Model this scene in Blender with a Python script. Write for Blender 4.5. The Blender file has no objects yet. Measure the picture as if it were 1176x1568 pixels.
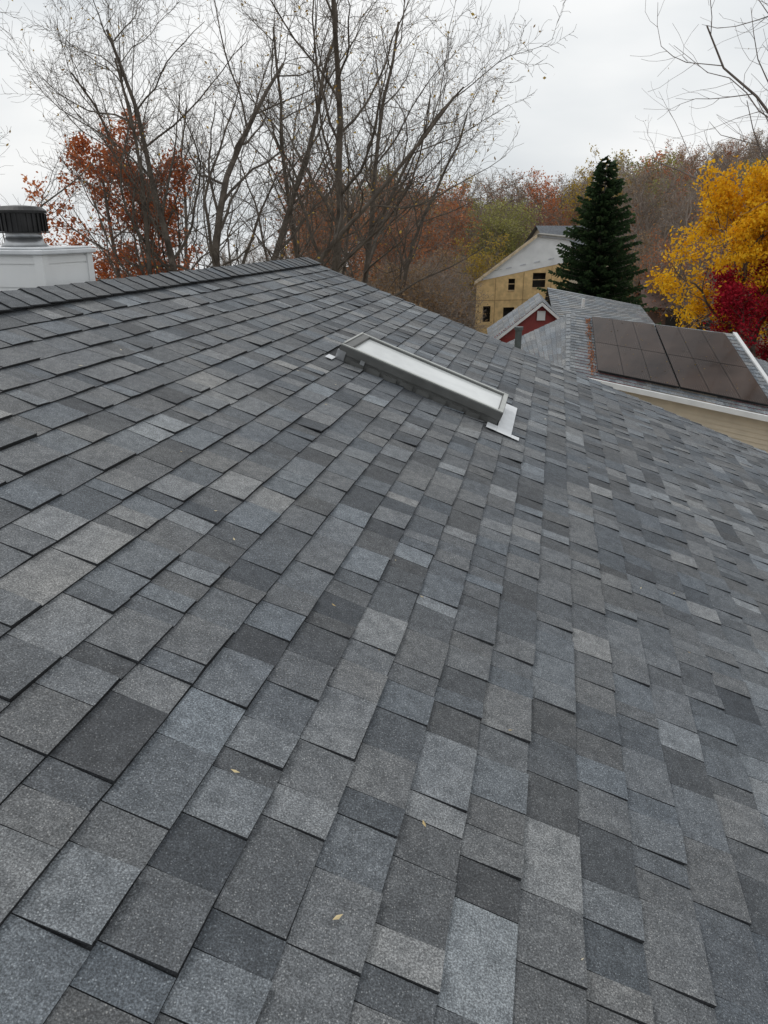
import bpy, math, random
from mathutils import Vector, Matrix
scene=bpy.context.scene
col=scene.collection
H=7.0
R=math.radians
# ------------------------------------------------------------------ materials
def newmat(name):
    m=bpy.data.materials.new(name); m.use_nodes=True
    nt=m.node_tree; b=nt.nodes['Principled BSDF']
    return m,nt,b
def N(nt,t,**kw):
    n=nt.nodes.new(t)
    for k,v in kw.items(): setattr(n,k,v)
    return n
def ramp(nt,stops):
    r=N(nt,'ShaderNodeValToRGB'); e=r.color_ramp.elements
    while len(e)<len(stops): e.new(0.5)
    for i,(p,c) in enumerate(stops):
        e[i].position=p; e[i].color=(c[0],c[1],c[2],1)
    return r
def simple(name,c,rough=0.6,metal=0,var=0.25,scale=6,bump=0.0,bscale=40,spec=0.5):
    m,nt,b=newmat(name)
    tc=N(nt,'ShaderNodeTexCoord'); nz=N(nt,'ShaderNodeTexNoise'); nz.inputs['Scale'].default_value=scale; nz.inputs['Detail'].default_value=6
    nt.links.new(tc.outputs['Object'],nz.inputs['Vector'])
    r=ramp(nt,[(0.3,[x*(1-var) for x in c]),(0.7,[min(1,x*(1+var)) for x in c])])
    nt.links.new(nz.outputs['Fac'],r.inputs['Fac']); nt.links.new(r.outputs['Color'],b.inputs['Base Color'])
    b.inputs['Roughness'].default_value=rough; b.inputs['Metallic'].default_value=metal
    b.inputs['Specular IOR Level'].default_value=spec
    if bump>0:
        n2=N(nt,'ShaderNodeTexNoise'); n2.inputs['Scale'].default_value=bscale; n2.inputs['Detail'].default_value=4
        nt.links.new(tc.outputs['Object'],n2.inputs['Vector'])
        bp=N(nt,'ShaderNodeBump'); bp.inputs['Strength'].default_value=bump; bp.inputs['Distance'].default_value=0.02
        nt.links.new(n2.outputs['Fac'],bp.inputs['Height']); nt.links.new(bp.outputs['Normal'],b.inputs['Normal'])
    return m
def tonemat(name,stops,rough=0.8,transl=0.0):
    m,nt,b=newmat(name)
    a=N(nt,'ShaderNodeAttribute',attribute_name='tone'); r=ramp(nt,stops)
    nt.links.new(a.outputs['Fac'],r.inputs['Fac']); nt.links.new(r.outputs['Color'],b.inputs['Base Color'])
    b.inputs['Roughness'].default_value=rough; b.inputs['Specular IOR Level'].default_value=0.2
    if transl>0:
        t=N(nt,'ShaderNodeBsdfTranslucent'); nt.links.new(r.outputs['Color'],t.inputs['Color'])
        mx=N(nt,'ShaderNodeMixShader'); mx.inputs[0].default_value=transl
        out=nt.nodes['Material Output']
        nt.links.new(b.outputs[0],mx.inputs[1]); nt.links.new(t.outputs[0],mx.inputs[2]); nt.links.new(mx.outputs[0],out.inputs['Surface'])
    return m

def shingle_mat(name,gran=1.0,bright=1.0):
    m,nt,b=newmat(name); L=nt.links
    tc=N(nt,'ShaderNodeTexCoord')
    a=N(nt,'ShaderNodeAttribute',attribute_name='tone')
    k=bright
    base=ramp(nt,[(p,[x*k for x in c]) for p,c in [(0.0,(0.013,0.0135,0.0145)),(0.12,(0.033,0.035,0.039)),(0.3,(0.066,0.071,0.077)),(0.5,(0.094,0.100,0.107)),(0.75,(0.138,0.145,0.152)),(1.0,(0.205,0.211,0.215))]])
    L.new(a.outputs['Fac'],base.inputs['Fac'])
    def mul(c1,c2):
        x=N(nt,'ShaderNodeMix',data_type='RGBA',blend_type='MULTIPLY'); x.inputs[0].default_value=1
        L.new(c1,x.inputs[6]); L.new(c2,x.inputs[7]); return x.outputs[2]
    n1=N(nt,'ShaderNodeTexNoise'); n1.inputs['Scale'].default_value=270*gran; n1.inputs['Detail'].default_value=3; n1.inputs['Roughness'].default_value=0.75
    L.new(tc.outputs['Object'],n1.inputs['Vector'])
    r1=ramp(nt,[(0.34,(0.38,0.38,0.38)),(0.5,(0.92,0.92,0.92)),(0.66,(1.95,1.95,1.93))]); L.new(n1.outputs['Fac'],r1.inputs['Fac'])
    n2=N(nt,'ShaderNodeTexNoise'); n2.inputs['Scale'].default_value=1.7; n2.inputs['Detail'].default_value=7
    L.new(tc.outputs['Object'],n2.inputs['Vector'])
    r2=ramp(nt,[(0.35,(0.85,0.87,0.90)),(0.65,(1.14,1.12,1.09))]); L.new(n2.outputs['Fac'],r2.inputs['Fac'])
    n4=N(nt,'ShaderNodeTexNoise'); n4.inputs['Scale'].default_value=26; n4.inputs['Detail'].default_value=6
    L.new(tc.outputs['Object'],n4.inputs['Vector'])
    r4=ramp(nt,[(0.3,(0.74,0.75,0.76)),(0.7,(1.27,1.26,1.25))]); L.new(n4.outputs['Fac'],r4.inputs['Fac'])
    c=mul(base.outputs['Color'],r1.outputs['Color']); c=mul(c,r2.outputs['Color']); c=mul(c,r4.outputs['Color'])
    v=N(nt,'ShaderNodeTexVoronoi'); v.inputs['Scale'].default_value=235*gran; L.new(tc.outputs['Object'],v.inputs['Vector'])
    sep=N(nt,'ShaderNodeSeparateColor'); L.new(v.outputs['Color'],sep.inputs[0])
    rr=ramp(nt,[(0.80,(0,0,0)),(0.9,(1,1,1))]); L.new(sep.outputs[0],rr.inputs['Fac'])
    rd=ramp(nt,[(0.25,(1,1,1)),(0.45,(0,0,0))]); L.new(v.outputs['Distance'],rd.inputs['Fac'])
    f=N(nt,'ShaderNodeMath',operation='MULTIPLY'); L.new(rr.outputs['Color'],f.inputs[0]); L.new(rd.outputs['Color'],f.inputs[1])
    f2=N(nt,'ShaderNodeMath',operation='MULTIPLY'); L.new(f.outputs[0],f2.inputs[0])
    r5=ramp(nt,[(0.05,(0,0,0)),(0.25,(0.4,0.4,0.4)),(0.8,(0.85,0.85,0.85))]); L.new(a.outputs['Fac'],r5.inputs['Fac']); L.new(r5.outputs['Color'],f2.inputs[1])
    mx=N(nt,'ShaderNodeMix',data_type='RGBA'); L.new(f2.outputs[0],mx.inputs[0]); L.new(c,mx.inputs[6]); mx.inputs[7].default_value=(0.40,0.405,0.40,1)
    a2=N(nt,'ShaderNodeAttribute',attribute_name='hue')
    rh=ramp(nt,[(0.0,(0.92,1.0,1.08)),(0.5,(0.98,1.0,1.025)),(1.0,(1.02,1.0,0.98))]); L.new(a2.outputs['Fac'],rh.inputs['Fac'])
    c=mul(mx.outputs[2],rh.outputs['Color'])
    L.new(c,b.inputs['Base Color'])
    b.inputs['Roughness'].default_value=0.72; b.inputs['Specular IOR Level'].default_value=0.45
    bp=N(nt,'ShaderNodeBump'); bp.inputs['Strength'].default_value=0.6; bp.inputs['Distance'].default_value=0.003
    L.new(n1.outputs['Fac'],bp.inputs['Height']); L.new(bp.outputs['Normal'],b.inputs['Normal'])
    return m
M_SH=shingle_mat('asphalt_shingle')
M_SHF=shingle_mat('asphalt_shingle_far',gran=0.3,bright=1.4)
M_WHITE=simple('white_paint',(0.72,0.73,0.73),0.45,var=0.07,scale=3)
M_WHITE2=simple('white_flashing',(0.62,0.64,0.66),0.35,var=0.12,scale=9)
M_GREY=simple('grey_cladding',(0.11,0.112,0.108),0.42,metal=0.3,var=0.2,scale=8,bump=0.1)
M_FRAME=simple('skylight_frame',(0.40,0.41,0.39),0.35,metal=0.3,var=0.12,scale=10)
M_BLACK=simple('black_metal',(0.02,0.02,0.021),0.4,metal=0.5,var=0.4,scale=12)
M_STEEL=simple('galvanised_steel',(0.4,0.41,0.42),0.35,metal=0.8,var=0.2,scale=14)
M_TAN=simple('tan_siding',(0.58,0.50,0.38),0.6,var=0.08,scale=3)
M_RED=simple('red_siding',(0.25,0.03,0.025),0.6,var=0.15,scale=3)
M_OSB=simple('osb_sheathing',(0.66,0.46,0.22),0.8,var=0.2,scale=3.0,bump=0.2,bscale=25)
M_WRAP=simple('house_wrap',(0.78,0.79,0.79),0.5,var=0.1,scale=1.5)
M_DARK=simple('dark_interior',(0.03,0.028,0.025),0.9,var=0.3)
M_BARK=simple('bark',(0.12,0.102,0.085),0.9,var=0.45,scale=3,bump=0.5,bscale=18,spec=0.2)
M_BARK2=simple('bark_grey',(0.19,0.16,0.145),0.9,var=0.35,scale=4,spec=0.2)
M_BARKF=simple('bark_far',(0.25,0.21,0.18),0.95,var=0.3,scale=0.5,spec=0.1)  # paler than the near bark: distance haze put into the colour
M_BROWNM=simple('brown_siding',(0.12,0.07,0.05),0.7,var=0.2)
m,nt,b=newmat('skylight_glass'); b.inputs['Roughness'].default_value=0.16; b.inputs['Specular IOR Level'].default_value=0.8
tc=N(nt,'ShaderNodeTexCoord'); nz=N(nt,'ShaderNodeTexNoise'); nz.inputs['Scale'].default_value=5; nz.inputs['Detail'].default_value=5
nt.links.new(tc.outputs['Object'],nz.inputs['Vector']); r=ramp(nt,[(0.3,(0.52,0.54,0.54)),(0.7,(0.64,0.66,0.65))]); nt.links.new(nz.outputs['Fac'],r.inputs['Fac']); nt.links.new(r.outputs['Color'],b.inputs['Base Color'])
M_GLASS=m
m,nt,b=newmat('solar_cell'); b.inputs['Roughness'].default_value=0.11; b.inputs['Specular IOR Level'].default_value=0.5
tc=N(nt,'ShaderNodeTexCoord'); nz=N(nt,'ShaderNodeTexNoise'); nz.inputs['Scale'].default_value=0.9; nz.inputs['Detail'].default_value=3
nt.links.new(tc.outputs['Object'],nz.inputs['Vector']); r=ramp(nt,[(0.3,(0.022,0.013,0.010)),(0.7,(0.065,0.042,0.032))]); nt.links.new(nz.outputs['Fac'],r.inputs['Fac']); nt.links.new(r.outputs['Color'],b.inputs['Base Color'])
M_CELL=m
M_CELLINE=simple('cell_line',(0.085,0.065,0.055),0.3,var=0.1)
# ------------------------------------------------------------------ mesh builder
class MB:
    def __init__(s): s.v=[];s.f=[];s.t=[];s.h=[];s.m=[]
    def face(s,pts,tone=0.5,hue=0.5,mat=0):
        i=len(s.v); s.v.extend([tuple(p) for p in pts]); s.f.append(tuple(range(i,i+len(pts)))); s.t.append(tone); s.h.append(hue); s.m.append(mat)
    def hexa(s,P,tone=0.5,hue=0.5,mat=0):
        i=len(s.v); s.v.extend([tuple(p) for p in P])
        for q in ((3,2,1,0),(4,5,6,7),(0,1,5,4),(1,2,6,5),(2,3,7,6),(3,0,4,7)):
            s.f.append(tuple(i+k for k in q)); s.t.append(tone); s.h.append(hue); s.m.append(mat)
    def box(s,o,a,b,c,tone=0.5,hue=0.5,mat=0):
        o=Vector(o);a=Vector(a);b=Vector(b);c=Vector(c)
        if a.cross(b).dot(c)<0: a,b=b,a
        s.hexa([o,o+a,o+a+b,o+b,o+c,o+a+c,o+a+b+c,o+b+c],tone,hue,mat)
    def tube(s,pts,rs,n=4,tone=0.5,mat=0,cap=False):
        k0=len(s.v); prev=None
        for i,p in enumerate(pts):
            d=(pts[min(i+1,len(pts)-1)]-pts[max(i-1,0)])
            if d.length<1e-6: d=Vector((0,0,1))
            d.normalize()
            if prev is None: x=d.orthogonal().normalized()
            else:
                x=prev-d*prev.dot(d)
                x=x.normalized() if x.length>1e-4 else d.orthogonal().normalized()
            prev=x; y=d.cross(x)
            for j in range(n):
                a=2*math.pi*j/n; q=p+(x*math.cos(a)+y*math.sin(a))*rs[i]; s.v.append((q.x,q.y,q.z))
        for i in range(len(pts)-1):
            for j in range(n):
                a=k0+i*n+j; b=k0+i*n+(j+1)%n
                s.f.append((a,b,b+n,a+n)); s.t.append(tone); s.h.append(0.5); s.m.append(mat)
        if cap:
            e=k0+(len(pts)-1)*n
            s.f.append(tuple(range(e,e+n))); s.t.append(tone); s.h.append(0.5); s.m.append(mat)
            s.f.append(tuple(reversed(range(k0,k0+n)))); s.t.append(tone); s.h.append(0.5); s.m.append(mat)
    def mesh(s,name,mats,smooth=False):
        me=bpy.data.meshes.new(name); me.from_pydata(s.v,[],s.f)
        for m in mats: me.materials.append(m)
        me.polygons.foreach_set('material_index',s.m)
        if smooth: me.polygons.foreach_set('use_smooth',[True]*len(s.f))
        a=me.attributes.new('tone','FLOAT','FACE'); a.data.foreach_set('value',s.t)
        a=me.attributes.new('hue','FLOAT','FACE'); a.data.foreach_set('value',s.h)
        me.update(); return me
    def obj(s,name,mats,parent=None,smooth=False):
        o=bpy.data.objects.new(name,s.mesh(name,mats,smooth)); col.objects.link(o)
        if parent: o.parent=parent
        return o
def empty(name):
    e=bpy.data.objects.new(name,None); col.objects.link(e); return e
# ------------------------------------------------------------------ roof frame
az=R(12.4); th=R(20.7)
d1=Vector((math.sin(az),math.cos(az),0))
dr=Vector((math.cos(az),-math.sin(az),0))
dn=(dr*math.cos(th)+Vector((0,0,-math.sin(th)))).normalized()
nn=Vector((math.sin(th)*math.cos(az),-math.sin(th)*math.sin(az),math.cos(th)))
RO=dr*(-2.648)+Vector((0,0,H-0.322))
UP=Vector((0,0,1))
def RW(u,v,w): return RO+d1*u+dn*v+nn*w
U0,U1,VE=-4.0,8.16,8.15
house=empty('shingled_house')
rng=random.Random(4)
EXP=0.143
sh=MB()
sky_u=(4.74,5.31); sky_v=(1.37,2.52)
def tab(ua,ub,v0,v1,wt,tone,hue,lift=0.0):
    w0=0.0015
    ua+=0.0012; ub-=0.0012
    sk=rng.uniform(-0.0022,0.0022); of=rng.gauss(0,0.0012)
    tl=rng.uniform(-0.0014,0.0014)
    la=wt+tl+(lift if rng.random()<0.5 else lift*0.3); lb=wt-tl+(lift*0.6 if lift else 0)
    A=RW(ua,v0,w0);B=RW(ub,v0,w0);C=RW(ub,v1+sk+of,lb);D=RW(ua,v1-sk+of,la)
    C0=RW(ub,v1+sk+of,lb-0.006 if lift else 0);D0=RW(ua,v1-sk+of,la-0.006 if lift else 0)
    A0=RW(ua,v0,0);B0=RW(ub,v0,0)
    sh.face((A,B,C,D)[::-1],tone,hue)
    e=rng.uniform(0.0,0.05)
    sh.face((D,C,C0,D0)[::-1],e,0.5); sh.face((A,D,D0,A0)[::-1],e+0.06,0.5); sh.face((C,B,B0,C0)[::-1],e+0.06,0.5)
nc=int(VE/EXP)
for k in range(nc):
    v0=k*EXP; v1=v0+EXP
    u=U0-rng.uniform(0,0.3); hi=rng.random()<0.5
    while u<U1:
        wd=rng.choice([0.07,0.085,0.1,0.115,0.13,0.14,0.155,0.17,0.19,0.22])*rng.uniform(0.92,1.08)
        ue=min(u+wd,U1)
        if ue>U0 and ue-u>0.01:
            t=rng.random()
            if hi:
                tone=min(.9,max(0.3,rng.gauss(0.60,0.10))); wt=0.0125
            else:
                tone=min(.8,max(0.2,rng.gauss(0.44,0.11))); wt=0.0066
            if t<0.085: tone=rng.uniform(0.78,0.97)
            elif t<0.16: tone=rng.uniform(0.2,0.32)
            hue=rng.random()
            lift=rng.uniform(0.005,0.011) if rng.random()<0.014 else 0
            a,b_=max(u,U0),ue
            if v1>sky_v[0]+0.02 and v0<sky_v[1]-0.02 and b_>sky_u[0] and a<sky_u[1]:
                if a<sky_u[0]-0.01: tab(a,sky_u[0]-0.004,v0,v1,wt,tone,hue)
                if b_>sky_u[1]+0.01: tab(sky_u[1]+0.004,b_,v0,v1,wt,tone,hue)
            else:
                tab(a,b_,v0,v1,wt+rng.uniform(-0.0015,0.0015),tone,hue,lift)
        u=ue; 
        hi=not hi if rng.random()<0.8 else hi
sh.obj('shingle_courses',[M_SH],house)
dl=(-dr*math.cos(th)+Vector((0,0,-math.sin(th)))).normalized()
nl=Vector((-math.sin(th)*math.cos(az),math.sin(th)*math.sin(az),math.cos(th)))
dk=MB()
dk.box(RW(U0,0,-0.03),d1*(U1-U0),dn*VE,nn*0.029,0.1)
dk.obj('roof_deck',[M_SH],house)
fs=MB(); rng2=random.Random(9)
fs.box(RO+d1*U0-nl*0.03,d1*(U1-U0),dl*VE,nl*0.028,0.4)
for k in range(nc):
    u=U0
    while u<U1:
        ue=min(U1,u+rng2.uniform(0.12,0.28)); tn=rng2.uniform(0.3,0.65)
        p=lambda uu,vv,ww: RO+d1*uu+dl*vv+nl*ww
        fs.face((p(u,k*EXP,0.001),p(ue,k*EXP,0.001),p(ue,(k+1)*EXP,0.009),p(u,(k+1)*EXP,0.009)),tn,rng2.random())
        u=ue
fs.obj('back_slope_shingles',[M_SH],house)
w=MB()
for uu in (U0-0.025,U1+0.001):
    w.box(RW(uu,0,-0.2),d1*0.024,dn*VE,nn*0.19)
    w.box(RO+d1*uu-nl*0.2,d1*0.024,dl*VE,nl*0.19)
w.box(RW(U0,VE+0.002,-0.17),d1*(U1-U0),dn*0.1,nn*0.14)
w.obj('fascia_and_gutter',[M_WHITE],house)
w=MB()
hw=VE*math.cos(th)-0.4
ez=RO.z-hw*math.tan(th)-0.06
for uu in (U0+0.3,U1-0.3):
    c=RO+d1*uu; a=c+dr*hw; b_=c-dr*hw
    w.face((Vector((a.x,a.y,-1)),Vector((a.x,a.y,ez)),Vector((c.x,c.y,RO.z-0.06)),Vector((b_.x,b_.y,ez)),Vector((b_.x,b_.y,-1))))
for s in (1,-1):
    a=RO+d1*(U0+0.3)+dr*hw*s; b_=RO+d1*(U1-0.3)+dr*hw*s
    w.face((Vector((a.x,a.y,-1)),Vector((b_.x,b_.y,-1)),Vector((b_.x,b_.y,ez)),Vector((a.x,a.y,ez))))
w.obj('walls',[M_TAN],house)
rv=MB()
for (dd,nv) in ((dn,nn),(dl,nl)):
    rv.box(RO+d1*U0+nv*0.004,d1*(U1-U0-0.02),dd*0.13,nv*0.020)
rv.obj('ridge_vent',[M_BLACK],house)
cp=MB(); rc=random.Random(3)
def capsec(u,lift):
    pts=[]
    for t in (-1,-0.55,-0.18,0.0,0.18,0.55,1):
        W=0.155
        dd,nv=(dn,nn) if t>0 else (dl,nl)
        base=0.0265+lift
        if t==0: q=RO+d1*u+Vector((0,0,0.026+lift+0.004))
        else: q=RO+d1*u+dd*abs(t)*W+nv*(base-(0.004 if abs(t)==1 else 0)+(-0.002 if abs(t)<0.2 else 0))
        pts.append(q)
    return pts
u=U0
while u<U1-0.02:
    L_=0.143; jl=rc.uniform(-0.003,0.003)
    A=capsec(u-0.006,0.0075+jl); B=capsec(u+L_+0.01,0.0005+jl*0.3)
    tn=rc.uniform(0.28,0.5); hu=rc.random()
    th_=Vector((0,0,-0.006))
    for i in range(6):
        cp.face((A[i],A[i+1],B[i+1],B[i]),tn,hu)
        cp.face((A[i]+th_,A[i+1]+th_,A[i+1],A[i]),0.06)
    for i in (0,6):
        cp.face((A[i],B[i],B[i]+th_,A[i]+th_),0.05)
    u+=L_
cp.obj('ridge_cap_shingles',[M_SH],house)
# ------------------------------------------------------------------ skylight
sk=empty('skylight')
ua,ub=sky_u; va,vb=sky_v
hgt=0.105
def rbox(mb,u0,u1,v0,v1,w0,w1,mat=0): mb.box(RW(u0,v0,w0),d1*(u1-u0),dn*(v1-v0),nn*(w1-w0),mat=mat)
s=MB()
rbox(s,ua+0.01,ua+0.045,va+0.01,vb-0.01,-0.01,hgt-0.02)
rbox(s,ub-0.045,ub-0.01,va+0.01,vb-0.01,-0.01,hgt-0.02)
rbox(s,ua+0.046,ub-0.046,va+0.01,va+0.045,-0.01,hgt-0.021)
rbox(s,ua+0.046,ub-0.046,vb-0.045,vb-0.01,-0.01,hgt-0.021)
s.obj('curb',[M_GREY],sk)
s=MB()
rbox(s,ua-0.002,ua+0.038,va,vb,hgt-0.055,hgt-0.001)
rbox(s,ub-0.038,ub+0.002,va,vb,hgt-0.055,hgt-0.001)
rbox(s,ua+0.039,ub-0.039,va,va+0.07,hgt-0.05,hgt+0.006)
rbox(s,ua+0.039,ub-0.039,vb-0.04,vb,hgt-0.05,hgt-0.003)
o=s.obj('sash_frame',[M_GREY],sk)
bv=o.modifiers.new('b','BEVEL'); bv.width=0.003; bv.segments=2
s=MB()
rbox(s,ua+0.002,ua+0.03,va+0.004,vb-0.004,hgt,hgt+0.006)
rbox(s,ub-0.03,ub-0.002,va+0.004,vb-0.004,hgt,hgt+0.006)
rbox(s,ua+0.031,ub-0.031,vb-0.034,vb-0.004,hgt-0.002,hgt+0.005)
rbox(s,ua+0.031,ub-0.031,va+0.004,va+0.016,hgt+0.007,hgt+0.013)
s.obj('top_cladding',[M_FRAME],sk)
s=MB(); rbox(s,ua+0.0385,ub-0.0385,va+0.071,vb-0.0405,hgt-0.03,hgt-0.012); s.obj('glass',[M_GLASS],sk)
s=MB()
rbox(s,ua-0.006,ua+0.008,va-0.01,va+0.05,0.0,0.07)
s.box(RW(ua-0.012,va+0.16,0.03),d1*0.014,dn*0.03,nn*0.03)
s.obj('corner_bracket',[M_STEEL],sk)
s=MB()
rbox(s,ua-0.13,ub+0.13,vb+0.001,vb+0.10,0.0135,0.0155)
rbox(s,ua-0.13,ua-0.005,vb-0.07,vb,0.0145,0.0165)
rbox(s,ub+0.005,ub+0.10,vb-0.05,vb,0.0145,0.0165)
rbox(s,ua-0.13,ua-0.06,vb+0.101,vb+0.155,0.0125,0.0145)
rbox(s,ua-0.1,ua-0.002,va-0.055,va-0.005,0.0135,0.0155)
s.obj('apron_flashing',[M_WHITE2],sk)
s=MB()
for i in range(10):
    v0=va+0.1+i*0.118
    if v0+0.1>vb-0.08: break
    rbox(s,ua-0.012,ua+0.0,v0,v0+0.09,0.004,0.035+0.002*(i%2))
s.obj('step_flashing',[M_GREY],sk)
# ------------------------------------------------------------------ chimney
ch=empty('chimney')
lf=-dr
C=Vector((-1.95,4.45,0))
ct=H-0.14
s=MB()
z=4.6
s.box(C+d1*0.012+lf*0.012+Vector((0,0,z)),d1*0.466,lf*0.866,Vector((0,0,ct-z-0.001)))
while z<ct-0.02:
    hh=min(0.13,ct-z-0.002)
    s.box(C+d1*0.05+lf*0.004+Vector((0,0,z)),d1*0.39,lf*0.01,Vector((0,0,hh-0.012)))
    s.box(C+d1*0.002+lf*0.05+Vector((0,0,z)),d1*0.012,lf*0.79,Vector((0,0,hh-0.012)))
    z+=0.13
for (a,b_) in ((0,0),(0.445,0),(0,0.845)):
    s.box(C+d1*(a-0.006)+lf*(b_-0.006)+Vector((0,0,4.6)),d1*0.055,lf*0.055,Vector((0,0,ct-4.602)))
s.obj('chase',[M_WHITE],ch)
s=MB()
s.box(C-d1*0.025-lf*0.025+Vector((0,0,ct)),d1*0.54,lf*0.94,Vector((0,0,0.026)))
s.box(C-d1*0.01-lf*0.01+Vector((0,0,ct+0.027)),d1*0.51,lf*0.91,Vector((0,0,0.012)))
o=s.obj('chase_cover',[M_WHITE2],ch); bv=o.modifiers.new('b','BEVEL'); bv.width=0.006; bv.segments=2
fc=C+d1*0.25+lf*0.28
def vt(mb,zs,rs,n=32,mat=0):
    mb.tube([fc+Vector((0,0,zz)) for zz in zs],rs,n,mat=mat,cap=True)
s=MB(); vt(s,[ct+0.039,ct+0.062,ct+0.09],[0.135,0.11,0.105]); s.obj('storm_collar',[M_STEEL],ch,True)
s=MB(); vt(s,[ct+0.09,ct+0.13],[0.10,0.10]); s.obj('flue_pipe',[M_STEEL],ch,True)
s=MB(); vt(s,[ct+0.115,ct+0.122],[0.146,0.146]); vt(s,[ct+0.123,ct+0.225],[0.136,0.136])
for i in range(28):
    a=2*math.pi*i/28; e=Vector((math.cos(a),math.sin(a),0)); g=Vector((-e.y,e.x,0))
    s.box(fc+e*0.137-g*0.004+Vector((0,0,ct+0.123)),e*0.006,g*0.008,Vector((0,0,0.1)))
vt(s,[ct+0.226,ct+0.24,ct+0.262,ct+0.27],[0.148,0.148,0.12,0.03]); s.obj('flue_cap',[M_BLACK],ch)
# ------------------------------------------------------------------ terrain
def sm(a,b,x):
    t=max(0,min(1,(x-a)/(b-a))); return t*t*(3-2*t)
def G(x,y):
    r=math.hypot(x,y)
    g=sm(55,170,y)*(-1+14*sm(0,1,(x-10)/80.0))
    g-=0.055*max(0,r-190)
    if x<0: g-=sm(0,60,-x)*4*sm(20,80,r)
    g+=0.5*math.sin(x*0.05+1)*math.cos(y*0.043)*sm(30,70,r)
    return g
rad=[0,4,8,12,17,23,30,38,47,57,68,80,93,108,125,145,170,200,250,330,450,650,950,1400,2200]
na=72
vs=[(0,0,G(0,0))]
for r_ in rad[1:]:
    for j in range(na):
        a=2*math.pi*j/na; x,y=r_*math.cos(a),r_*math.sin(a); vs.append((x,y,G(x,y)))
fs_=[(0,1+j,1+(j+1)%na) for j in range(na)]
for i in range(len(rad)-2):
    for j in range(na):
        a=1+i*na+j; b_=1+i*na+(j+1)%na; fs_.append((a,a+na,b_+na,b_))
me=bpy.data.meshes.new('ground'); me.from_pydata(vs,[],fs_); me.polygons.foreach_set('use_smooth',[True]*len(fs_))
m,nt,b=newmat('leaf_litter_grass')
tc=N(nt,'ShaderNodeTexCoord'); nz=N(nt,'ShaderNodeTexNoise'); nz.inputs['Scale'].default_value=0.15; nz.inputs['Detail'].default_value=12
nt.links.new(tc.outputs['Object'],nz.inputs['Vector'])
r=ramp(nt,[(0.35,(0.05,0.065,0.025)),(0.5,(0.11,0.085,0.05)),(0.65,(0.17,0.11,0.06))]); nt.links.new(nz.outputs['Fac'],r.inputs['Fac']); nt.links.new(r.outputs['Color'],b.inputs['Base Color'])
b.inputs['Roughness'].default_value=0.95
me.materials.append(m); o=bpy.data.objects.new('ground',me); col.objects.link(o)
# ------------------------------------------------------------------ trees
def rv3(rg): 
    return Vector((rg.gauss(0,1),rg.gauss(0,1),rg.gauss(0,1)))
class P: pass
def mkp(**k):
    p=P(); p.nseg=[12,8,6,4,3]; p.sides=[8,5,4,3,3]; p.wig=[0.08,0.16,0.2,0.24,0.25]; p.trop=[0.02,0.07,0.05,0.03,0.02]
    p.kids=[14,8,6,4,0]; p.ratio=[0.5,0.5,0.5,0.5,0.5]; p.ang=[42,42,40,42,40]; p.maxl=3; p.rmin=0.006; p.t0=[0.3,0.15,0.12,0.1,0.1]; p.rr=0.55; p.end=0.25
    for a,b_ in k.items(): setattr(p,a,b_)
    return p
def branch(mb,tips,p,d,L_,r,lvl,rg,pr,mat=0):
    n=pr.nseg[lvl]; pts=[p]; rs=[max(r,pr.rmin)]; ds=[d]
    endr=pr.end
    for i in range(n):
        d=(d+rv3(rg)*pr.wig[lvl]+UP*pr.trop[lvl]).normalized()
        p=p+d*(L_/n); pts.append(p); ds.append(d); rs.append(max(pr.rmin*0.7,r*(1-(1-endr)*(i+1)/n)))
    mb.tube(pts,rs,pr.sides[lvl],tone=rg.random(),mat=mat)
    if lvl>=2 or lvl==pr.maxl: tips.append((pts[-1],lvl)); 
    if lvl==pr.maxl:
        tips.append((pts[len(pts)//2],lvl)); return
    k=pr.kids[lvl]
    ga=rg.uniform(0,6.28)
    for c in range(k):
        t=pr.t0[lvl]+(1-pr.t0[lvl])*((c+rg.uniform(0.1,0.9))/k)
        f=t*n; i=min(n-1,int(f)); q=pts[i].lerp(pts[i+1],f-i); dd=ds[i+1]
        rr=rs[i]+(rs[i+1]-rs[i])*(f-i)
        ga+=2.4+rg.uniform(-0.5,0.5)
        x=dd.orthogonal().normalized(); y=dd.cross(x)
        an=R(pr.ang[lvl]*rg.uniform(0.6,1.3))
        nd=dd*math.cos(an)+(x*math.cos(ga)+y*math.sin(ga))*math.sin(an)
        cl=L_*pr.ratio[lvl]*(1.15-0.65*t)*rg.uniform(0.7,1.25)
        branch(mb,tips,q,nd.normalized(),cl,min(rr*0.85,max(rr*pr.rr,pr.rmin)),lvl+1,rg,pr,mat)
def leaf(mb,c,size,rg,mat=1,tone=None,flat=0.0):
    a=rv3(rg).normalized(); 
    if flat: a=(a+UP*flat).normalized()
    x=a.orthogonal().normalized(); ang=rg.uniform(0,6.28)
    y=a.cross(x); X=(x*math.cos(ang)+y*math.sin(ang))*size; Y=(y*math.cos(ang)-x*math.sin(ang))*size*0.6
    tn=rg.random() if tone is None else tone
    mb.face((c-X,c+Y*0.9,c+X,c-Y),tn,0.5,mat)
def bare_tree(name,base,stems,pr,seed,bark,leafm=None,nleaf=0,lsize=0.05,parent=None):
    rg=random.Random(seed); mb=MB(); tips=[]
    for (off,dirv,L_,r) in stems:
        branch(mb,tips,Vector(base)+Vector(off),Vector(dirv).normalized(),L_,r,0,rg,pr)
    if leafm and nleaf:
        for _ in range(nleaf):
            p,l=rg.choice(tips); leaf(mb,p+rv3(rg)*0.08,lsize*rg.uniform(0.6,1.2),rg)
    mats=[bark]+([leafm] if leafm else [])
    return mb.obj(name,mats,parent,smooth=False)
M_LY=tonemat('yellow_leaf',[(0,(0.45,0.22,0.01)),(0.5,(0.85,0.48,0.015)),(1,(0.95,0.66,0.05))],transl=0.4)
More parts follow.
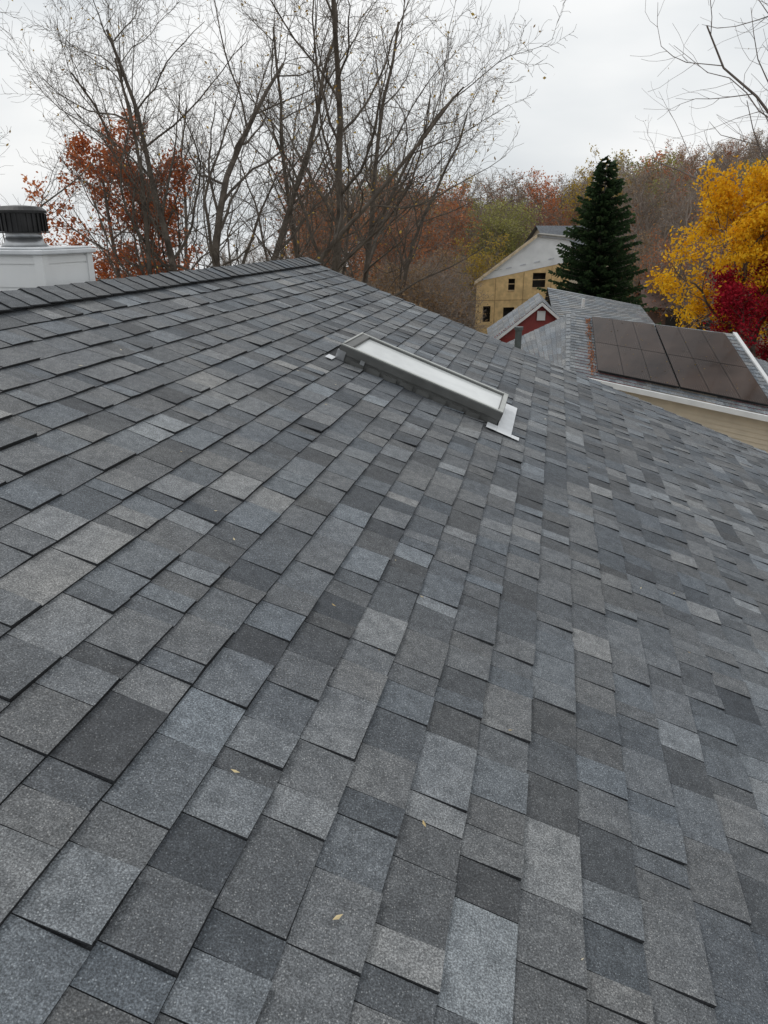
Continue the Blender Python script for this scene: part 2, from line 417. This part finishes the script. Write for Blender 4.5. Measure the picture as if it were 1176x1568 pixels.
M_LYF=tonemat('yellow_leaf_far',[(0,(0.28,0.19,0.03)),(1,(0.60,0.44,0.08))],transl=0.3)
M_LYO=tonemat('sparse_leaf',[(0,(0.25,0.14,0.04)),(1,(0.55,0.38,0.08))],transl=0.3)
M_LO=tonemat('russet_leaf',[(0,(0.34,0.09,0.03)),(0.6,(0.62,0.20,0.07)),(1,(0.75,0.31,0.12))],transl=0.4)
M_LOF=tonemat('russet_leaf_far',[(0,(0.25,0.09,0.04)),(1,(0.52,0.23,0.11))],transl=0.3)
M_LR=tonemat('crimson_leaf',[(0,(0.10,0.004,0.010)),(0.5,(0.38,0.012,0.030)),(1,(0.60,0.03,0.06))],transl=0.35)
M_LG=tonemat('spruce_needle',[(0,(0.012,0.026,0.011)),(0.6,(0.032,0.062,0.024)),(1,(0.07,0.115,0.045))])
M_LW=tonemat('olive_leaf',[(0,(0.20,0.19,0.06)),(1,(0.44,0.43,0.15))],transl=0.3)
M_LB=tonemat('brown_leaf',[(0,(0.19,0.12,0.065)),(1,(0.40,0.27,0.15))],transl=0.3)
M_LDR=tonemat('maroon_leaf',[(0,(0.18,0.09,0.065)),(1,(0.35,0.19,0.14))],transl=0.3)
big=mkp(kids=[15,10,8,5,0],ratio=[0.42,0.5,0.5,0.5,.5],rr=0.48,rmin=0.0052,wig=[0.09,0.18,0.22,0.26,.25])
def stand(x,y,lean,L_,r,seed,leafm=M_LYO,nl=160,twoleg=None,prm=big):
    z=G(x,y)-0.3
    st=[((0,0,0),lean,L_,r)]
    if twoleg: st+=twoleg
    return bare_tree('bare_tree',(x,y,z),st,prm,seed,M_BARK,leafm,nl,0.05)
stand(-5.3,24,(-0.10,0.0,1),13.4,0.17,11,twoleg=[((0.2,0,0),(0.06,0.05,1),13.2,0.15),((-0.1,0.2,0),(-0.36,0.0,1),12,0.12)])
stand(-4.1,22.5,(0.03,0.05,1),14.0,0.19,12,nl=400,twoleg=[((0.15,0.2,0),(0.36,0.0,1),12.4,0.12)])
stand(-2.6,24,(0.02,0.0,1),13.8,0.18,23)
stand(-1.6,27,(0.14,0.0,1),13.5,0.14,14)
stand(-6.6,27,(-0.12,0.1,1),12.5,0.12,15)
stand(-3.4,30,(0.05,0.1,1),14,0.14,16)
stand(-8.0,17.5,(-0.18,0,1),13,0.18,17,nl=30)
stand(-11.5,21,(0.05,0,1),12,0.15,18,nl=30)
stand(0.6,33,(0.08,0.1,1),12,0.12,19,nl=200)
stand(-9.5,36,(0.0,0.1,1),13,0.13,21,nl=60)
stand(-2.2,34,(0.0,0.1,1),14,0.13,24,nl=200)
thin=mkp(kids=[13,8,6,5,0],ratio=[0.55,0.5,0.5,0.5,.5],rmin=0.006,ang=[55,42,40,42,40])
bare_tree('bare_tree',(16.6,25.5,G(17,26)-.3),[((0,0,0),(-0.10,0,1),17.5,0.2),((0.2,0,0),(0.1,0,1),15,0.18)],thin,33,M_BARK2,M_LB,100,0.05)
def leafy(name,base,stems,pr,seed,bark,leafm,nleaf,lsize,spread):
    rg=random.Random(seed); mb=MB(); tips=[]
    for (off,dirv,L_,r) in stems:
        branch(mb,tips,Vector(base)+Vector(off),Vector(dirv).normalized(),L_,r,0,rg,pr)
    cl=[(p,rg.random()) for p,l in tips if rg.random()<0.8]
    for _ in range(nleaf):
        p,t_=rg.choice(cl); leaf(mb,p+rv3(rg)*spread,lsize*rg.uniform(0.6,1.2),rg,tone=min(1,max(0,t_*0.6+rg.random()*0.4)))
    return mb.obj(name,[bark,leafm])
lp=mkp(kids=[11,7,5,3,0],ratio=[0.5,0.5,0.5,0.5,.5],maxl=3,ang=[55,45,42,42,40],t0=[0.42,0.2,0.15,0.1,0.1])
leafy('yellow_maple_tree',(12.4,27,G(12.6,27)-.2),[((0,0,0),(-0.03,0,1),8.1,0.16),((.1,0,0),(0.2,0,1),7.8,0.13)],lp,41,M_BARK,M_LY,34000,0.068,0.15)
lpo=mkp(kids=[13,7,5,3,0],ratio=[0.34,0.5,0.5,0.5,.5],maxl=3,ang=[48,45,42,42,40],t0=[0.35,0.2,0.15,0.1,0.1],wig=[.04,.12,.18,.2,.2])
leafy('orange_oak_tree',(-9.35,27,G(-9.4,27)-.2),[((0,0,0),(0,0,1),9.4,0.14),((.3,.3,0),(0.07,0,1),8.8,0.1)],lpo,43,M_BARK2,M_LO,15000,0.07,0.13)
lp2=mkp(kids=[10,7,5,3,0],ratio=[0.55,0.5,0.5,0.5,.5],ang=[60,48,42,42,40],t0=[0.2,0.2,0.15,0.1,0.1])
leafy('crimson_maple_tree',(13.0,24.9,G(13,25)-.2),[((0,0,0),(-.03,0,1),5.4,0.12),((.1,.1,0),(0.15,.1,1),5.4,0.1)],lp2,44,M_BARK,M_LR,32000,0.055,0.16)
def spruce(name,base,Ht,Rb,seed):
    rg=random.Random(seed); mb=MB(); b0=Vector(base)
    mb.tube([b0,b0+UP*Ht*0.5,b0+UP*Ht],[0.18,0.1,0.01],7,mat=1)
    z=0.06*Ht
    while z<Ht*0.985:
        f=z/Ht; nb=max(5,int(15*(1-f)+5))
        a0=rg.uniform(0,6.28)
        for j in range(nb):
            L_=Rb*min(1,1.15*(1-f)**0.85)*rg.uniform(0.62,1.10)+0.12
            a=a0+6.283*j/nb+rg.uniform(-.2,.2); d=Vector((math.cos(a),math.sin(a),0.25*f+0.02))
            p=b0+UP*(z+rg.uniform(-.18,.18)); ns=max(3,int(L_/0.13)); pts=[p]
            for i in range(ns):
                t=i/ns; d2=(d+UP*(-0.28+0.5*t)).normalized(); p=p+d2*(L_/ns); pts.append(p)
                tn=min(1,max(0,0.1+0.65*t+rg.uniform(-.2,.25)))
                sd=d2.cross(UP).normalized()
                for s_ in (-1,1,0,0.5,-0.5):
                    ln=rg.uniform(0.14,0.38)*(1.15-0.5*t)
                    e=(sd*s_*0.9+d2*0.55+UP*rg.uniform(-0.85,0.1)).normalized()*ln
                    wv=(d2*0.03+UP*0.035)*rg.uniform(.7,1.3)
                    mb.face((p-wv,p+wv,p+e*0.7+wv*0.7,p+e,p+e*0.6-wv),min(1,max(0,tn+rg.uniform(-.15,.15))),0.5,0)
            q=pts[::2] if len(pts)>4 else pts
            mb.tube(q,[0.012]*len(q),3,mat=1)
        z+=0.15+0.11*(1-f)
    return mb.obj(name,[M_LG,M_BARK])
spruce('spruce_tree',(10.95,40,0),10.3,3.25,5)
spruce('spruce_tree',(24.5,95,G(24,95)),8.0,2.2,6)
# ---- distant woodland: shared-mesh templates
wood=empty('distant_woodland')
fp=mkp(nseg=[6,5,3,2,2],sides=[5,3,3,3,3],ratio=[0.45,0.5,0.5,.5,.5],maxl=3,rmin=0.016,t0=[0.25,0.15,.1,.1,.1],ang=[45,42,40,40,40])
fp.kids=[15,9,5,0,0]
def template(nm,seed,leafm,nleaf,ls,barkm,spread=0.25,hgt=12):
    rg=random.Random(seed); mb=MB(); tips=[]
    branch(mb,tips,Vector((0,0,0)),Vector((rg.uniform(-.06,.06),rg.uniform(-.06,.06),1)).normalized(),hgt,0.2,0,rg,fp)
    if rg.random()<0.6: branch(mb,tips,Vector((0.2,0,0)),Vector((rg.uniform(-.3,.3),rg.uniform(-.3,.3),1)).normalized(),hgt*0.85,0.15,0,rg,fp)
    if leafm:
        cl=[(p,rg.random()) for p,l in tips if rg.random()<0.8]
        for _ in range(nleaf):
            p,t_=rg.choice(cl); leaf(mb,p+rv3(rg)*spread,ls*rg.uniform(.6,1.2),rg,tone=min(1,max(0,t_*.7+rg.random()*.3)))
    return mb.mesh(nm,[barkm]+([leafm] if leafm else []))
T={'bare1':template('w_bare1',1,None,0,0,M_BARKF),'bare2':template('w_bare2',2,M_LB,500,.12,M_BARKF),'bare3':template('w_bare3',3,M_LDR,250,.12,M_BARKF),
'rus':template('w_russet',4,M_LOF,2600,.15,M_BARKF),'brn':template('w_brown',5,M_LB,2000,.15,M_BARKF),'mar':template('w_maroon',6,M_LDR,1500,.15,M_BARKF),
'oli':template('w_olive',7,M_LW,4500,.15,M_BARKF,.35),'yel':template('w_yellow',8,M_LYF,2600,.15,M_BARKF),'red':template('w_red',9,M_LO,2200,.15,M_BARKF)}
rg=random.Random(77)
def put(k,x,y,sc,parent=wood,nm='woodland_tree'):
    o=bpy.data.objects.new(nm,T[k]); col.objects.link(o); o.location=(x,y,G(x,y)-0.3); o.rotation_euler=(0,0,rg.uniform(0,6.28)); o.scale=(sc*rg.uniform(.9,1.15),sc*rg.uniform(.9,1.15),sc); o.parent=parent
keys=['bare1']*8+['bare2']*6+['bare3']*3+['rus']*4+['brn']*4+['mar']*1+['oli']*1+['yel']*1
cnt=0
while cnt<320:
    y=rg.uniform(62,185); tx=rg.uniform(-0.12,0.75); x=tx*y
    if tx<0.02 and rg.random()<0.6: continue
    if y<80 and 0.08<tx<0.3: continue
    put(rg.choice(keys),x,y,rg.uniform(0.62,1.12)); cnt+=1
for i in range(40):
    y=rg.uniform(70,170); x=rg.uniform(-0.8,-0.1)*y
    put(rg.choice(['bare1','bare2','bare3']),x,y,rg.uniform(0.4,0.6))
brush=empty('brush_thicket')
for i in range(36):
    y=rg.uniform(30,48); tx=rg.uniform(-0.06,0.105); 
    put(rg.choice(['bare1','bare2','bare3','brn','brn','bare2']),tx*y,y,rg.uniform(0.30,0.44)*(0.75+y/120),brush,'shrub')
for tx,y,sc,k in ((0.125,78,0.72,'oli'),(0.155,80,0.72,'oli'),(0.17,82,0.68,'oli'),(0.13,64,0.5,'yel'),(0.115,66,0.48,'yel'),(0.04,66,0.78,'rus'),(0.065,76,0.85,'rus'),(0.09,84,0.85,'red'),(0.0,58,0.75,'rus'),(0.19,110,1.05,'red'),(0.20,118,1.0,'rus'),(0.27,98,1.08,'yel'),(0.25,100,1.0,'yel'),(0.30,100,1.05,'oli'),(0.33,105,1.1,'red'),(0.11,95,1.0,'bare1'),(0.13,98,1.0,'bare3'),(0.03,60,.8,'rus')):
    put(k,tx*y,y,sc)
for i in range(26):
    y=rg.uniform(44,62); tx=rg.uniform(0.31,0.62)
    put(rg.choice(['bare1','bare2','brn','bare3','rus','bare2']),tx*y,y,rg.uniform(0.42,0.68))
# ------------------------------------------------------------------ neighbour with solar panels
def V(x,y,z): return Vector((x,y,z+H))
sol=empty('solar_panel_house')
G0,G1,T0,T1=V(5.67,19.6,-3.68),V(9.26,17.5,-4.15),V(6.11,22.4,-2.48),V(9.0,20.3,-2.68)
SN=(G1-G0).cross(T0-G0).normalized()
def S(a,b_,w_=0.0):
    return G0+(G1-G0)*a+((T0-G0)*(1-a)+(T1-G1)*a)*b_+SN*w_
s=MB(); rg2=random.Random(8)
nr=22
for i in range(nr):
    b0,b1=-0.03+i*1.08/nr,-0.03+(i+1)*1.08/nr
    a=-0.18
    while a<1.12:
        a2=min(1.12,a+rg2.uniform(0.03,0.07))
        s.face((S(a,b0,.012),S(a2,b0,.012),S(a2,b1,0),S(a,b1,0)),rg2.uniform(.45,.85),rg2.random()); a=a2
hipT,hipB=S(-0.18,1.05),S(-0.18,-0.03)
lo1,lo2=V(3.35,20.9,-3.75),V(3.0,23.6,-3.75)
for i in range(18):
    t0,t1=i/18,(i+1)/18
    pa,pb=hipT.lerp(lo2,t0),hipB.lerp(lo1,t0); qa,qb=hipT.lerp(lo2,t1),hipB.lerp(lo1,t1)
    for j in range(9):
        s.face((pb.lerp(pa,j/9),qb.lerp(qa,j/9)+UP*.012,qb.lerp(qa,(j+1)/9)+UP*.012,pb.lerp(pa,(j+1)/9)),rg2.uniform(.5,.85),rg2.random())
bk1,bk2=S(-0.18,1.05)+Vector((1.5,4.5,-1.7)),S(1.12,1.05)+Vector((1.5,4.5,-1.7))
s.face((S(-.18,1.05),S(1.12,1.05),bk2,bk1),.6); s.face((hipT,lo2,bk1),.6)
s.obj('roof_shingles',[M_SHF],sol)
s=MB()
for i in range(16):
    p=hipB.lerp(hipT,i/16)+SN*.03; q=hipB.lerp(hipT,(i+1)/16+.01)+SN*.015
    s.face((p-Vector((.13,0,.04)),p+Vector((.13,0,-.02)),q+Vector((.13,0,-.02)),q-Vector((.13,0,.04))),.75+.15*(i%2))
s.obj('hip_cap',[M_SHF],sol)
s=MB()
gd=(G1-G0).normalized(); out=gd.cross(UP).normalized()
if out.y>0: out=-out
s.box(S(-.18,-.03)-UP*.14,gd*(S(1.14,-.03)-S(-.18,-.03)).length,out*.11,UP*.13)
rk=(S(1.12,1.05)-S(1.12,-.03))
s.box(S(1.12,-.03)-UP*.12,rk,gd*.10,UP*.17)
s.obj('gutter_and_fascia',[M_WHITE],sol)
s=MB()
wl=S(-.14,.0)-out*.25-UP*.12; wr=S(1.1,.0)-out*.25-UP*.12
for i in range(34):
    a0=wl-UP*.12*(i+1)+out*.03; b0=wr-UP*.12*(i+1)+out*.03; a1=wl-UP*.12*i; b1=wr-UP*.12*i
    s.face((a0,b0,b1,a1)); s.face((a0-out*.03,b0-out*.03,b0,a0))
wd2=Vector((1.2,5.0,0))
for o_ in (wl-UP*.03,wr-UP*.03):
    s.face((o_-UP*5,o_+wd2-UP*5,o_+wd2-UP*.8,o_))
s.obj('siding_walls',[M_TAN],sol)
s=MB()
def sq(mb,a0,a1,b0,b1,w0,w1,mat):
    mb.hexa([S(a0,b0,w0),S(a1,b0,w0),S(a1,b1,w0),S(a0,b1,w0),S(a0,b0,w1),S(a1,b0,w1),S(a1,b1,w1),S(a0,b1,w1)],mat=mat)
for (A0,A1) in ((0.0,0.505),(0.515,1.035)):
    for i in range(3):
        for j in range(2):
            a0=A0+(A1-A0)*i/3+.0008; a1=A0+(A1-A0)*(i+1)/3-.0008; b0=.05+.465*j+.0012; b1=.05+.465*(j+1)-.0012
            sq(s,a0,a1,b0,b1,.07,.115,2)
            sq(s,a0+.0012,a1-.0012,b0+.002,b1-.002,.1155,.118,0)
            for k in range(1,12):
                aa=a0+(a1-a0)*k/12
                sq(s,aa-.0005,aa+.0005,b0+.01,b1-.01,.1182,.119,1)
s.obj('solar_array',[M_CELL,M_CELLINE,M_BLACK],sol)
s=MB(); rl=random.Random(5)
for i in range(240):
    b_=rl.random(); p=S(-.03+rl.gauss(0,.012),b_,.02+rl.random()*.03); leaf(s,p,.032,rl,mat=2)
for i in range(60):
    p=S(rl.random(),rl.random(),.125); leaf(s,p,.02,rl,mat=1,flat=4)
s.obj('leaf_debris',[M_LO,M_LYO,M_LOF],sol)
s=MB(); b0=V(3.62,20.3,-3.9)
s.tube([b0,b0+UP*1.35],[.09,.09],14,cap=True); s.tube([b0+UP*1.36,b0+UP*1.44],[.12,.12],14,cap=True)
s.obj('vent_pipe',[simple('vent_paint',(0.07,0.085,0.085),.5)],sol,smooth=False)
s=MB()
a,b_=S(1.14,-.03)-UP*.35,S(1.14,1.0)-UP*.35
for i in range(14):
    d0=gd*(3.6*i/14)-UP*(.6*i/14); d1_=gd*(3.6*(i+1)/14)-UP*(.6*(i+1)/14)
    s.face((a+d0,a+d1_+UP*.015,b_+d1_+UP*.015,b_+d0),rg2.uniform(.4,.8))
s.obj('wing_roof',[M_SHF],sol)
# ------------------------------------------------------------------ red gabled house
red=empty('red_gabled_house')
rL,rR=V(7.2,34,-2.42),V(11.06,33,-3.10); eL,eR=V(6.9,30.9,-3.4),V(10.38,29,-3.43)
pk=V(6.14,30,-2.68); lfot=V(4.4,30,-4.08); rfot=V(7.88,30,-4.08)
s=MB()
def strips(A,B,C_,D_,n,m_,tn=(.45,.8)):
    for i in range(n):
        t0,t1=i/n,(i+1)/n
        p0,p1=A.lerp(D_,t0),B.lerp(C_,t0); q0,q1=A.lerp(D_,t1),B.lerp(C_,t1)
        for j in range(m_):
            s.face((p0.lerp(p1,j/m_)+UP*.015,p0.lerp(p1,(j+1)/m_)+UP*.015,q0.lerp(q1,(j+1)/m_),q0.lerp(q1,j/m_)),rg2.uniform(*tn),rg2.random())
strips(eL,eR,rR,rL,16,10,(.6,.95))
bkL,bkR=V(7.9,38,-3.9),V(12.2,37,-4.3)
strips(bkL,bkR,rR,rL,6,6)
pkb=V(6.75,33.6,-2.62); lfb=V(4.9,34.2,-4.05); rfb=V(8.2,33.2,-4.05)
strips(lfot+Vector((-.25,-.3,-.18)),lfb+Vector((-.25,0,-.18)),pkb,pk+Vector((0,-.3,.04)),10,8)
strips(rfot+Vector((.2,-.3,-.18)),rfb,pkb,pk+Vector((0,-.3,.04)),10,8)
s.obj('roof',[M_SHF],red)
s=MB()
for i in range(22):
    z0=lfot.z+i*.065; z1=z0+.065
    if z1>pk.z-.1: break
    f0=(pk.z-.05-z0)/(pk.z-.05-lfot.z); x0=pk.x+(lfot.x-pk.x)*f0; x1=pk.x+(rfot.x-pk.x)*f0
    s.face((Vector((x0,29.985,z0)),Vector((x1,29.985,z0)),Vector((x1,30.0,z1)),Vector((x0,30.0,z1))))
s.face((V(4.6,30,-7.5),V(7.7,30,-7.5),V(7.7,30,-4.08),V(4.6,30,-4.08)))
s.face((V(4.6,30,-7.5),V(4.6,30,-4.08),V(5.1,34.5,-4.08),V(5.1,34.5,-7.5)))
s.face((V(7.7,30.2,-7.5),V(10.4,29.4,-7.5),V(10.4,29.4,-3.6),V(7.7,30.2,-3.6)))
s.face((V(10.4,29.4,-7.5),V(12,36.6,-7.5),V(12,36.6,-4.3),V(11,33,-3.2),V(10.4,29.4,-3.6)))
s.obj('red_walls',[M_RED],red)
s=MB()
for (a,b_) in ((pk,lfot+Vector((-.22,0,-.17))),(pk,rfot+Vector((.22,0,-.17)))):
    s.box(a+Vector((0,-.33,-.12)),b_-a,Vector((0,.04,0)),UP*.13)
s.box(eL+Vector((0,-.04,-.14)),eR-eL,Vector((0,.04,0)),UP*.13)
s.box(V(6.02,29.9,-3.38),Vector((.32,0,0)),Vector((0,.05,0)),UP*.36)
s.box(V(7.9,30.5,-2.95),Vector((.1,0,0)),Vector((0,.1,0)),UP*.35)
s.obj('trim_and_vent',[M_WHITE],red)
# ------------------------------------------------------------------ house under construction
osb=empty('unfinished_house')
oL,oR,oP=V(6.0,50,-3.15),V(12.2,51,-1.95),V(9.7,50.6,-.45)
dd=(oR-oL)
nrm=Vector((dd.y,-dd.x,0)).normalized()
s=MB()
bl=Vector((oL.x,oL.y,-.5)); br=Vector((oR.x,oR.y,-.5))
def WP(t,z,o_=0): return Vector((oL.x+dd.x*t,oL.y+dd.y*t,0))+UP*z+nrm*o_
wins=[(0.60,0.74,oL.z-.45,oL.z+.45),(0.34,0.41,oL.z-.6,oL.z+.1),(0.08,0.16,oL.z-2.6,oL.z-1.6),(0.3,0.42,oL.z-2.9,oL.z-1.7)]
ts=sorted(set([0,1]+[w_[0] for w_ in wins]+[w_[1] for w_ in wins])) 
zs=sorted(set([-.5]+[w_[2] for w_ in wins]+[w_[3] for w_ in wins]))
for i in range(len(ts)-1):
    t0,t1=ts[i],ts[i+1]
    za,zb_=oL.z+(oR.z-oL.z)*t0,oL.z+(oR.z-oL.z)*t1
    for j in range(len(zs)):
        z0=zs[j]
        lo0,lo1_=min(z0,za),min(z0,zb_)
        if j==len(zs)-1: hi0,hi1=za,zb_
        else: hi0,hi1=min(zs[j+1],za),min(zs[j+1],zb_)
        if hi0-lo0<1e-4 and hi1-lo1_<1e-4: continue
        tm=(t0+t1)/2; zm=(lo0+lo1_+hi0+hi1)/4
        if any(w_[0]<tm<w_[1] and w_[2]<zm<w_[3] for w_ in wins): continue
        s.face((WP(t0,lo0),WP(t1,lo1_),WP(t1,hi1),WP(t0,hi0)))
sd=Vector((1.9,8,0))
s.face((bl,oL,oL+sd,bl+sd)); s.face((br,oR,oR+sd,br+sd))
s.obj('osb_walls',[M_OSB],osb)
s=MB()
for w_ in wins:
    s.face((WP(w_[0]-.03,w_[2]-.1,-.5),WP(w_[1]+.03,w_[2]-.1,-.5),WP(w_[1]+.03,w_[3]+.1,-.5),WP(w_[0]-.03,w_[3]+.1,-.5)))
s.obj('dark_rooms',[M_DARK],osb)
s=MB()
for w_ in wins[:2]:
    t0,t1,z0,z1=w_
    s.box(WP(t0,z0-.08,.005),WP(t1,z0)-WP(t0,z0),nrm*.04,UP*.08); s.box(WP(t0,(z0+z1)/2,-.05),WP(t1,z0)-WP(t0,z0),nrm*.04,UP*.05)
s.obj('window_bucks',[simple('buck_lumber',(0.5,0.36,0.2),.7)],osb)
s=MB()
for t0 in (0.2,0.5,0.8): s.box(WP(t0,-.4,.004),dd.normalized()*.03,nrm*.01,UP*(oL.z+(oR.z-oL.z)*t0+.3))
for z0 in (oL.z-1.25,oL.z-3.7): s.box(WP(0,z0,.003),WP(1,z0)-WP(0,z0),nrm*.008,UP*.03)
s.obj('panel_seams',[simple('seam_brown',(0.3,0.19,0.09),.8)],osb)
off=nrm*.03
rt=WP(.93,oR.z+1.3)
s=MB()
s.face((oL+off-UP*.05,WP(.5,(oL.z+oR.z)/2-.05)+off,oR+off-UP*.05,oR+off+UP*1.15,rt+off,WP(.6,oP.z)+off))
s.obj('house_wrap',[M_WRAP],osb)
s=MB()
for t0 in (0.3,.45,.6,.75,.88):
    b0=WP(t0,oL.z+(oR.z-oL.z)*t0+.35,.06); s.box(b0,dd.normalized()*.4,off*.3,UP*.06)
s.obj('wrap_lettering',[simple('wrap_print',(0.5,0.51,0.55),.6)],osb)
s=MB()
PP=WP(.6,oP.z)
def slab(A,B,dep,t_): s.box(A+nrm*.25,B-A,dep-nrm*.25,UP*t_)
slab(oL+(oL-PP)*.06+UP*.03,PP+UP*.03,sd,.12)
slab(PP+UP*.03,rt+UP*.03,sd,.12); slab(rt+UP*.03,oR+dd*.03+UP*1.15,sd,.12)
s.obj('roof_deck',[simple('roof_felt',(0.2,0.19,0.17),.8)],osb)
s=MB()
s.box(oL+(oL-PP)*.06+nrm*.26-UP*.08,(PP-oL)*1.06,nrm*.04,UP*.2)
s.obj('rake_board',[simple('raw_lumber',(0.6,0.48,0.32),.7)],osb)
def small_house(nm,x,y,z,wx,wy,hz,rise,rot,wall,roofm):
    e=empty(nm); c_,s__=math.cos(rot),math.sin(rot)
    def L(a,b_,c2): return Vector((x+a*c_-b_*s__,y+a*s__+b_*c_,z+c2))
    m1=MB()
    for (p,q) in (((-wx,-wy),(wx,-wy)),((wx,-wy),(wx,wy)),((wx,wy),(-wx,wy)),((-wx,wy),(-wx,-wy))):
        m1.face((L(p[0],p[1],-3),L(q[0],q[1],-3),L(q[0],q[1],hz),L(p[0],p[1],hz)))
    m1.face((L(-wx,-wy,hz),L(-wx,wy,hz),L(-wx,0,hz+rise))); m1.face((L(wx,-wy,hz),L(wx,wy,hz),L(wx,0,hz+rise)))
    m1.obj('walls',[wall],e)
    m2=MB(); k=1.12
    m2.face((L(-wx*k,-wy*k,hz-rise*.12),L(wx*k,-wy*k,hz-rise*.12),L(wx*k,0,hz+rise+.05),L(-wx*k,0,hz+rise+.05)),.5)
    m2.face((L(-wx*k,wy*k,hz-rise*.12),L(wx*k,wy*k,hz-rise*.12),L(wx*k,0,hz+rise+.05),L(-wx*k,0,hz+rise+.05)),.5)
    m2.obj('roof',[roofm],e)
    m3=MB()
    for a in (-.55,.0,.5):
        m3.box(L(a*wx-.4,-wy-.03,hz-1.8),L(a*wx+.4,-wy-.03,hz-1.8)-L(a*wx-.4,-wy-.03,hz-1.8),L(0,-.03,0)-L(0,0,0),UP*1.1)
    m3.obj('windows',[M_DARK],e)
small_house('grey_roof_house',17.3,74,2.0,3.2,3.2,2.7,2.5,0.35,M_TAN,simple('slate_roof',(0.13,0.14,0.155),.7))
small_house('brown_cottage',19.3,47,0.2,3.2,2.5,2.6,1.2,-0.2,M_BROWNM,simple('brown_roof',(0.12,0.075,0.06),.8))
small_house('white_cottage',28,66,1.2,4,3,2.6,1.4,-0.3,M_WHITE,simple('grey_roof2',(0.2,0.2,0.21),.8))
# ------------------------------------------------------------------ debris on roof
s=MB(); rl=random.Random(12)
for i in range(46):
    u=rl.uniform(-0.3,6); v=rl.uniform(0.6,5)
    c=RW(u,v,.0165); a=rl.uniform(0,3.14); L_=rl.uniform(.004,.013)
    X=(d1*math.cos(a)+dn*math.sin(a))*L_; Y=(dn*math.cos(a)-d1*math.sin(a))*L_*.35
    s.face((c-X,c-Y,c+X+nn*.003,c+Y),rl.random(),.5,0)
s.obj('fallen_leaves',[tonemat('dry_leaf',[(0,(0.35,0.25,0.1)),(0.6,(0.6,0.5,0.3)),(1,(0.6,0.58,0.5))])])
# ------------------------------------------------------------------ world / light
w_=bpy.data.worlds.new('World'); scene.world=w_; w_.use_nodes=True; nt=w_.node_tree; L=nt.links
bg=nt.nodes['Background']; bg.inputs['Strength'].default_value=0.1
sky=N(nt,'ShaderNodeTexSky',sky_type='NISHITA'); sky.sun_disc=False; sky.sun_elevation=R(48); sky.sun_rotation=R(-35); sky.dust_density=4
tc=N(nt,'ShaderNodeTexCoord'); mp=N(nt,'ShaderNodeMapping'); mp.inputs['Scale'].default_value=(1,1,3.2)
L.new(tc.outputs['Generated'],mp.inputs['Vector'])
nz=N(nt,'ShaderNodeTexNoise'); nz.inputs['Scale'].default_value=2.2; nz.inputs['Detail'].default_value=5; nz.inputs['Roughness'].default_value=.45
L.new(mp.outputs[0],nz.inputs['Vector'])
cr=ramp(nt,[(0.36,(0.77,0.81,0.84)),(0.5,(0.90,0.925,0.94)),(0.62,(1.02,1.03,1.03))]); L.new(nz.outputs['Fac'],cr.inputs['Fac'])
vm=N(nt,'ShaderNodeVectorMath',operation='SCALE'); vm.inputs['Scale'].default_value=9.6; L.new(cr.outputs['Color'],vm.inputs[0])
mx=N(nt,'ShaderNodeMix',data_type='RGBA'); mx.inputs[0].default_value=0.95; L.new(sky.outputs[0],mx.inputs[6]); L.new(vm.outputs[0],mx.inputs[7])
L.new(mx.outputs[2],bg.inputs['Color'])
sl=bpy.data.lights.new('sun','SUN'); sl.energy=1.0; sl.angle=R(16); sl.color=(1,.97,.93)
so=bpy.data.objects.new('sun',sl); col.objects.link(so)
sd_=Vector((math.sin(R(-35))*math.cos(R(48)),math.cos(R(-35))*math.cos(R(48)),math.sin(R(48))))
so.rotation_euler=sd_.to_track_quat('Z','Y').to_euler(); so.location=(0,0,40)
cd=bpy.data.cameras.new('camera'); co=bpy.data.objects.new('camera',cd); col.objects.link(co)
cd.sensor_fit='VERTICAL'; cd.sensor_height=36; cd.lens=26; cd.clip_end=5000; cd.clip_start=.05
co.location=(0,0,H); co.rotation_euler=(R(90-20.97),0,0)
scene.camera=co
scene.view_settings.view_transform='Standard'; scene.view_settings.look='None'; scene.view_settings.exposure=0
